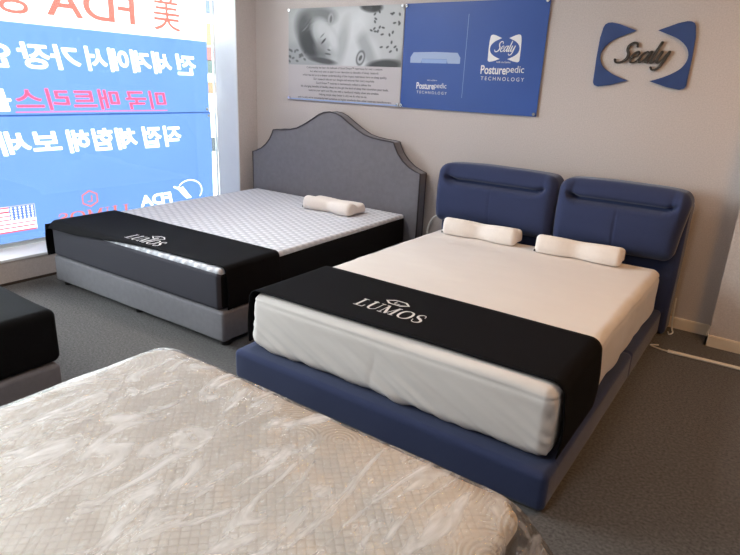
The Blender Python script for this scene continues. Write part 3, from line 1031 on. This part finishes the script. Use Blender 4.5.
# ------------------------------------------------------------------ memory-foam pillows
def make_pillow(name, L, D, H, label, loc, rot, group=None):
    """contour pillow: high front lobe, dip, low rear lobe; waisted in the middle"""
    root = empty(name, loc, label, 'pillow', rot=rot, group=group)
    top = [(0.0, .34), (.025, .62), (.07, .84), (.14, .965), (.22, 1.0), (.30, .965), (.40, .85), (.52, .735), (.64, .71), (.74, .75), (.83, .78), (.90, .74), (.95, .62), (.985, .44), (1.0, .26)]
    T = spline_pts(top, 3)
    bot = [(.985, .1), (.95, .02), (.85, 0.0), (.6, 0.0), (.4, 0.0), (.2, 0.0), (.06, .0), (.02, .06)]
    ring_ = [(p[0], p[1]) for p in T] + bot
    m = len(ring_)
    us = []
    rr = 0.035
    for i in range(7):
        a = math.pi / 2 * i / 6
        us.append((-L / 2 + rr * (1 - math.sin(a)) if i else -L / 2 + rr - rr * 0, 1 - math.cos(a)))
    ends = [(-L / 2 + rr * (1 - math.cos(math.pi / 2 * i / 6)), math.sin(math.pi / 2 * i / 6)) for i in range(7)]
    mids = [(-L / 2 + rr + (L - 2 * rr) * i / 24, 1.0) for i in range(1, 24)]
    cols = ends + mids + [(-x, s) for x, s in reversed(ends)]
    V, F = [], []
    for x, s in cols:
        inset = rr * 0.9 * (1 - s)
        waist = math.exp(-(x / (L * .16)) ** 2)
        for d, h in ring_:
            cy_, cz_ = .5, .5
            y = (d - .5) * D; z = h * H
            dd = math.hypot(y, z - H * .45) or 1
            y -= y / dd * min(inset, dd * .9); z -= (z - H * .45) / dd * min(inset, dd * .9)
            fr = max(0.0, 1 - d * 1.6)
            y += 0.030 * waist * fr - 0.012 * waist * max(0, d - .5)
            z -= 0.014 * waist * h * (0.4 + fr)
            V.append((x, y, z))
    nc = len(cols)
    for i in range(nc - 1):
        for j in range(m):
            F.append((i * m + j, i * m + (j + 1) % m, (i + 1) * m + (j + 1) % m, (i + 1) * m + j))
    F.append(tuple(range(m))); F.append(tuple((nc - 1) * m + j for j in range(m)))
    from_py('cushion', V, F, MAT['pillow'], root, smooth=True)
    boxes('label_tag', [(-L / 2 - .004, -L / 2 + .006, -D * .42, -D * .36, .004, .016)], MAT['black_plastic'], root)
    return root


make_pillow('foam_pillow', .48, .25, .10, 'cream contoured pillow on the white mattress of the grey bed by the window', (-1.672, -0.475, TOP1 + .006), TH - .02, 'cream foam pillows')


# ------------------------------------------------------------------ blue bed in the middle
bed2 = empty('upholstered_bed', (0.0, 0.0, 0.0), 'blue upholstered bed with two padded headboard cushions', 'bed')
b2l, b2r, b2f, ZB = -.812, .796, -2.332, .165


def rail_fn(seam_y=None):
    def fn(P, n, c, hs):
        a = .003 * nz3(P.x * 4, P.y * 4, P.z * 5)
        if seam_y is not None:
            a -= .008 * math.exp(-((P.y - seam_y) / .010) ** 2)
        return P + n * a
    return fn


rbox('foot_rail', (b2l, b2r, b2f, b2f + .16, .004, ZB), .028, MAT['blue_fabric'], bed2, step=(.05, .04, .04), fn=rail_fn())
for xa, xb in ((b2l, b2l + .12), (b2r - .12, b2r)):
    rbox('side_rail', (xa, xb, b2f + .10, -.19, .004, ZB), .026, MAT['blue_fabric'], bed2, step=(.03, .012, .04), fn=rail_fn(-1.02))
boxes('slat_deck', [(b2l + .1, b2r - .1, b2f + .14, -.2, .1, ZB - .004)], MAT['blue_dark'], bed2)
hbk = rbox('headboard', (-.83, .835, -.215, -.03, .004, .85), .03, MAT['blue_fabric'], bed2, step=(.08, .05, .05), fn=rail_fn())


def head_cushion(xa, xb, taper):
    xc, w, z0, z1 = (xa + xb) / 2, xb - xa, .492, .922
    y0, y1 = -.318, -.10

    def fn(P, n, c, hs):
        u = (P.x - c[0]) / hs[0]; v = (P.z - c[2]) / hs[2]
        y = P.y
        fr = max(0.0, -(P.y - c[1]) / hs[1])
        # lean back towards the top, tuck in towards the bottom
        y += .030 * max(0, v) ** 1.5 + .035 * max(0, -v - .35) ** 2 * fr * 2
        # belly
        y -= .022 * fr * (1 - u ** 4) * (1 - v * v)
        z = P.z
        # recessed channel between the top roll and the front pad
        edge = max(0.0, abs(u) - .64) / .36
        zg = .44 + .34 * edge ** 1.6
        mk = max(0.0, min(1.0, (0.86 - abs(u)) / .10))
        g = math.exp(-((v - zg) / .075) ** 2) * mk
        y += .075 * g * fr
        up = 1 / (1 + math.exp(-(v - zg) / .03))
        y += .022 * up * fr * mk
        # centre seam below the channel
        if v < zg:
            y += .006 * fr * math.exp(-(u / .012) ** 2)
        a = .004 * nz3(P.x * 6, P.z * 6, 2.0)
        # gathered little creases beside the channel ends
        a += .003 * math.sin(P.x * 160) * math.exp(-((abs(u) - .78) / .10) ** 2) * math.exp(-((v - .62) / .25) ** 2)
        z += .012 * (1 - u ** 4) * max(0, v) - .01 * abs(u) ** 6 * max(0, v)
        return Vector((P.x - taper * max(0, u) * max(0, .7 - v) / 1.7, y, z)) + n * a
    return rbox('head_cushion', (xc - w / 2, xc + w / 2, y0, y1, z0, z1), .06, MAT['blue_fabric'], bed2, step=(.009, .05, .010), k=6, fn=fn)


head_cushion(-.85, .045, 0)
head_cushion(.052, .838, .045)

TOP2 = .462
m2 = (-.752, .766, -2.266, -.335)


def cover_fn(P, n, c, hs):
    x, y, z = P
    d = 0.0
    # elastic hem seam just under the top edge
    if n.z < .6:
        d -= .006 * math.exp(-((z - (TOP2 - .044)) / .006) ** 2)
    low = max(0.0, min(1.0, (TOP2 - .02 - z) / .28))
    if n.y < -.5:
        # slanting pull creases towards the lower edge of the foot face
        s = x * 1.0 + z * 2.2
        d += .030 * low * (1 - .75 * low) * nz3(s * 6.0, z * 2.5 - x * .6, 5.0)
        d += .055 * low ** 1.3 * max(0, abs(nz3(s * 13, z * 2.5, 1.0)) - .05) * (.35 + 1.1 * abs(nz3(x * 3, 0, 7.0)))
        d -= .006 * math.exp(-((x + .03 - (z - .2) * .15) / .006) ** 2) * low
    elif abs(n.x) > .5:
        s = y * 1.0 - z * 1.6
        d += .010 * low * nz3(s * 7.0, z * 2.5, 8.0) + .006 * nz3(y * 5, z * 9, 3.0)
    if n.z > .4:
        d += .0030 * nz3(x * 2.5 + y * 1.2, y * 5.0, 4.0) + .0022 * nz3((x + y * .35) * 3, (y - x * .3) * 14, 9.0)
        ex = hs[0] - abs(x - c[0])
        d += .004 * math.exp(-ex / .14) * nz3(y * 7, x * 4, 2.0)
    P = P + n * d
    P.z = max(P.z, ZB + .006)
    return P


mat2 = rbox('mattress', (m2[0], m2[1], m2[2], m2[3], ZB + .008, TOP2), .05, MAT['cover_white'], None, step=(.013, .016, .012), k=5, fn=cover_fn)
tag(mat2, 'white jersey-covered mattress on the blue bed', 'mattress')

run2 = empty('bed_runner', (0, 0, 0), 'black bed runner with silver lettering across the foot of the blue bed', 'bed runner', group='black lettered bed runners')
runner('cloth', m2[0], m2[1], -2.262, -1.715, TOP2 + .005, ZB + .03, ZB + .012, .05, run2, off=.008, shift_r=-.10, shift_l=-.0, slant=.05, bulge=.014)
plane_mesh('stitched_word', serif_word(-.255, .10, -2.095, -2.003), (0, 0, TOP2 + .0215), (1, 0, 0), (0, 1, 0), MAT['silver'], run2)
cx2, cy2 = -.10, -1.95
plane_mesh('stitched_emblem', [ring([(cx2 - .066, cy2), (cx2 - .03, cy2 + .03), (cx2 + .035, cy2 + .03), (cx2 + .066, cy2), (cx2 + .03, cy2 - .03), (cx2 - .035, cy2 - .03)], .012), ribbon2d([(cx2 - .012, cy2 + .016), (cx2 - .012, cy2 - .012), (cx2 + .018, cy2 - .012)], .006, curve=False)],
           (0, 0, TOP2 + .0215), (1, 0, 0), (0, 1, 0), MAT['silver'], run2)

make_pillow('foam_pillow', .535, .18, .115, 'cream contoured pillow on the blue bed, nearer the window, under the left headboard cushion', (-.383, -.44, TOP2 + .006), 0.05, 'cream foam pillows')
make_pillow('foam_pillow', .525, .18, .115, 'cream contoured pillow on the blue bed, under the right headboard cushion', (.29, -.44, TOP2 + .006), 0.06, 'cream foam pillows')


# ------------------------------------------------------------------ dark bed at the left edge
bed0 = empty('divan_bed', (-2.01, -3.97, 0.0), 'grey divan base cut off by the left edge of the photo', 'bed')
rbox('divan_base', (-.80, .80, -1.0, .99, .03, .205), .02, MAT['grey_fabric'], bed0, step=(.06, .08, .05), fn=soft_panel(.003, 5))
for fx in (-.74, .74):
    for fy in (-.92, .92):
        V, F = cyl_data((fx, fy, 0.0), (0, 0, 1), .028, .035, 14)
        from_py('foot', V, F, MAT['black_plastic'], bed0)
mt0 = rbox('mattress', (-2.81, -1.22, -4.96, -2.965, .209, .458), .035, MAT['black_side'], None, step=.07, fn=soft_panel(.004, 3))
tag(mt0, 'black-covered mattress at the left edge of the photo', 'mattress')


# ------------------------------------------------------------------ wrapped mattress in the foreground
C3 = (.137, -3.85)
bed3 = empty('divan_bed', (C3[0], C3[1], 0), 'divan base under the plastic-wrapped mattress in the foreground', 'bed')
rbox('divan_base', (-.73, .73, -.98, .97, .03, .19), .02, MAT['grey_fabric'], bed3, step=.1)
for fx in (-.66, .66):
    for fy in (-.9, .9):
        V, F = cyl_data((fx, fy, 0.0), (0, 0, 1), .028, .035, 14)
        from_py('foot', V, F, MAT['black_plastic'], bed3)
mat3 = empty('mattress', (C3[0], C3[1], .195), 'cream diamond-quilted mattress inside clear plastic wrap in the foreground', 'mattress')
T3 = .447 - .195


def top3_fn(P, n, c, hs):
    x, y = P.x, P.y
    d = .006 * nz3(x * 3, y * 3, 1.0) + .004 * nz3(x * 8, y * 8, 4.0)
    e = min(hs[0] - abs(x - c[0]), hs[1] - abs(y - c[1]))
    P = P + Vector((0, 0, d * (1 if n.z > 0 else 0) - .010 * math.exp(-e / .07) * max(0, n.z)))
    # rounded plan corners
    return round_plan(P, c, hs, .09)


def round_plan(P, c, hs, R):
    ux, uy = abs(P.x - c[0]) - (hs[0] - R), abs(P.y - c[1]) - (hs[1] - R)
    if ux > 0 and uy > 0:
        L = math.hypot(ux, uy)
        m_ = max(ux, uy)
        if L > 1e-6:
            k_ = m_ / L
            sx = 1 if P.x > c[0] else -1; sy = 1 if P.y > c[1] else -1
            return Vector((c[0] + sx * (hs[0] - R + ux * k_), c[1] + sy * (hs[1] - R + uy * k_), P.z))
    return P


rbox('quilted_top', (-.752, .752, -1.002, 1.002, T3 - .075, T3), .036, MAT['quilt'], mat3, step=(.02, .02, .03), k=5, fn=top3_fn)
rbox('side_border', (-.748, .760, -1.0, 1.0, .004, T3 - .036), .012, MAT['grey_band'], mat3, step=.06, fn=lambda P, n, c, hs: round_plan(P, c, hs, .095))


def film_fn(P, n, c, hs):
    P = round_plan(P, c, hs, .10)
    x, y, z = P
    d = .004 + .012 * abs(nz3(x * 3 + y * 1.2, y * 5 - x * 2, 3.0)) + .006 * abs(nz3(x * 11, y * 7, 6.0))
    if n.z < -.5:
        return P
    e = min(hs[0] - abs(x - c[0]), hs[1] - abs(y - c[1]))
    if n.z > 0:
        P = P + Vector((0, 0, -.010 * math.exp(-max(e, 0) / .07) * n.z))
        d *= .35 + .65 * min(1, max(e, 0) / .08)
    if n.z < .5:
        low = max(0.0, min(1.0, (T3 + .135 - z) / .2))
        d += .025 * low * abs(nz3(x * 5, y * 5, z * 5)) + .01 * low
    P = P + n * d
    # loose bag corner beside the blue bed's foot
    cx_, cy_ = x - C3[0] - .62, y - C3[1] - .80
    if cx_ > 0 and cy_ > 0 and z < T3 + .19:
        k_ = min(1.0, cx_ / .14) * min(1.0, cy_ / .2) * min(1.0, (T3 + .195 - z) / .1)
        P = P + Vector((.16 * k_, -.02 * k_, 0))
    return P


film = rbox('plastic_wrap', (C3[0] - .758, C3[0] + .762, C3[1] - 1.007, C3[1] + 1.007, .2, .195 + T3 + .004), .042, MAT['film'], mat3, step=(.016, .016, .02), k=5, fn=film_fn)
film.location = (-C3[0], -C3[1], -.195)
tag(film, 'clear crumpled plastic wrap')


# ------------------------------------------------------------------ cables
tag(tube('power_cable', [(.84, -.40, .007), (.80, -.43, .006), (.84, -.452, .006), (.90, -.462, .006), (.96, -.458, .006)], .005, MAT['white_plastic']),
    'thin white cable running out from under the blue bed to the floor duct', 'cable')
duct = rbox('cable_duct', (.90, 2.1, -.478, -.445, .001, .014), .006, MAT['white_plastic'], None, step=.1)
tag(duct, 'flat white cable duct lying across the carpet at right', 'cable duct')
duct.data.transform(Matrix.Translation((.90, -.462, 0)) @ Matrix.Rotation(.055, 4, 'Z') @ Matrix.Translation((-.90, .462, 0)))
tag(tube('power_cable', [(.846, -.06, .22), (.85, -.07, .12), (.86, -.07, .02), (.875, -.12, .007), (.862, -.17, .007), (.848, -.13, .007)], .005, MAT['white_plastic']),
    'small loop of white cable beside the blue headboard at right', 'cable')
tag(tube('power_cable', [(-1.02, -.03, .02), (-1.03, -.05, .30), (-1.0, -.06, .42), (-.94, -.06, .475), (-.885, -.05, .47), (-.86, -.04, .36), (-.86, -.03, .02)], .008, MAT['white_plastic']),
    'white cable looping up between the two headboards', 'cable')
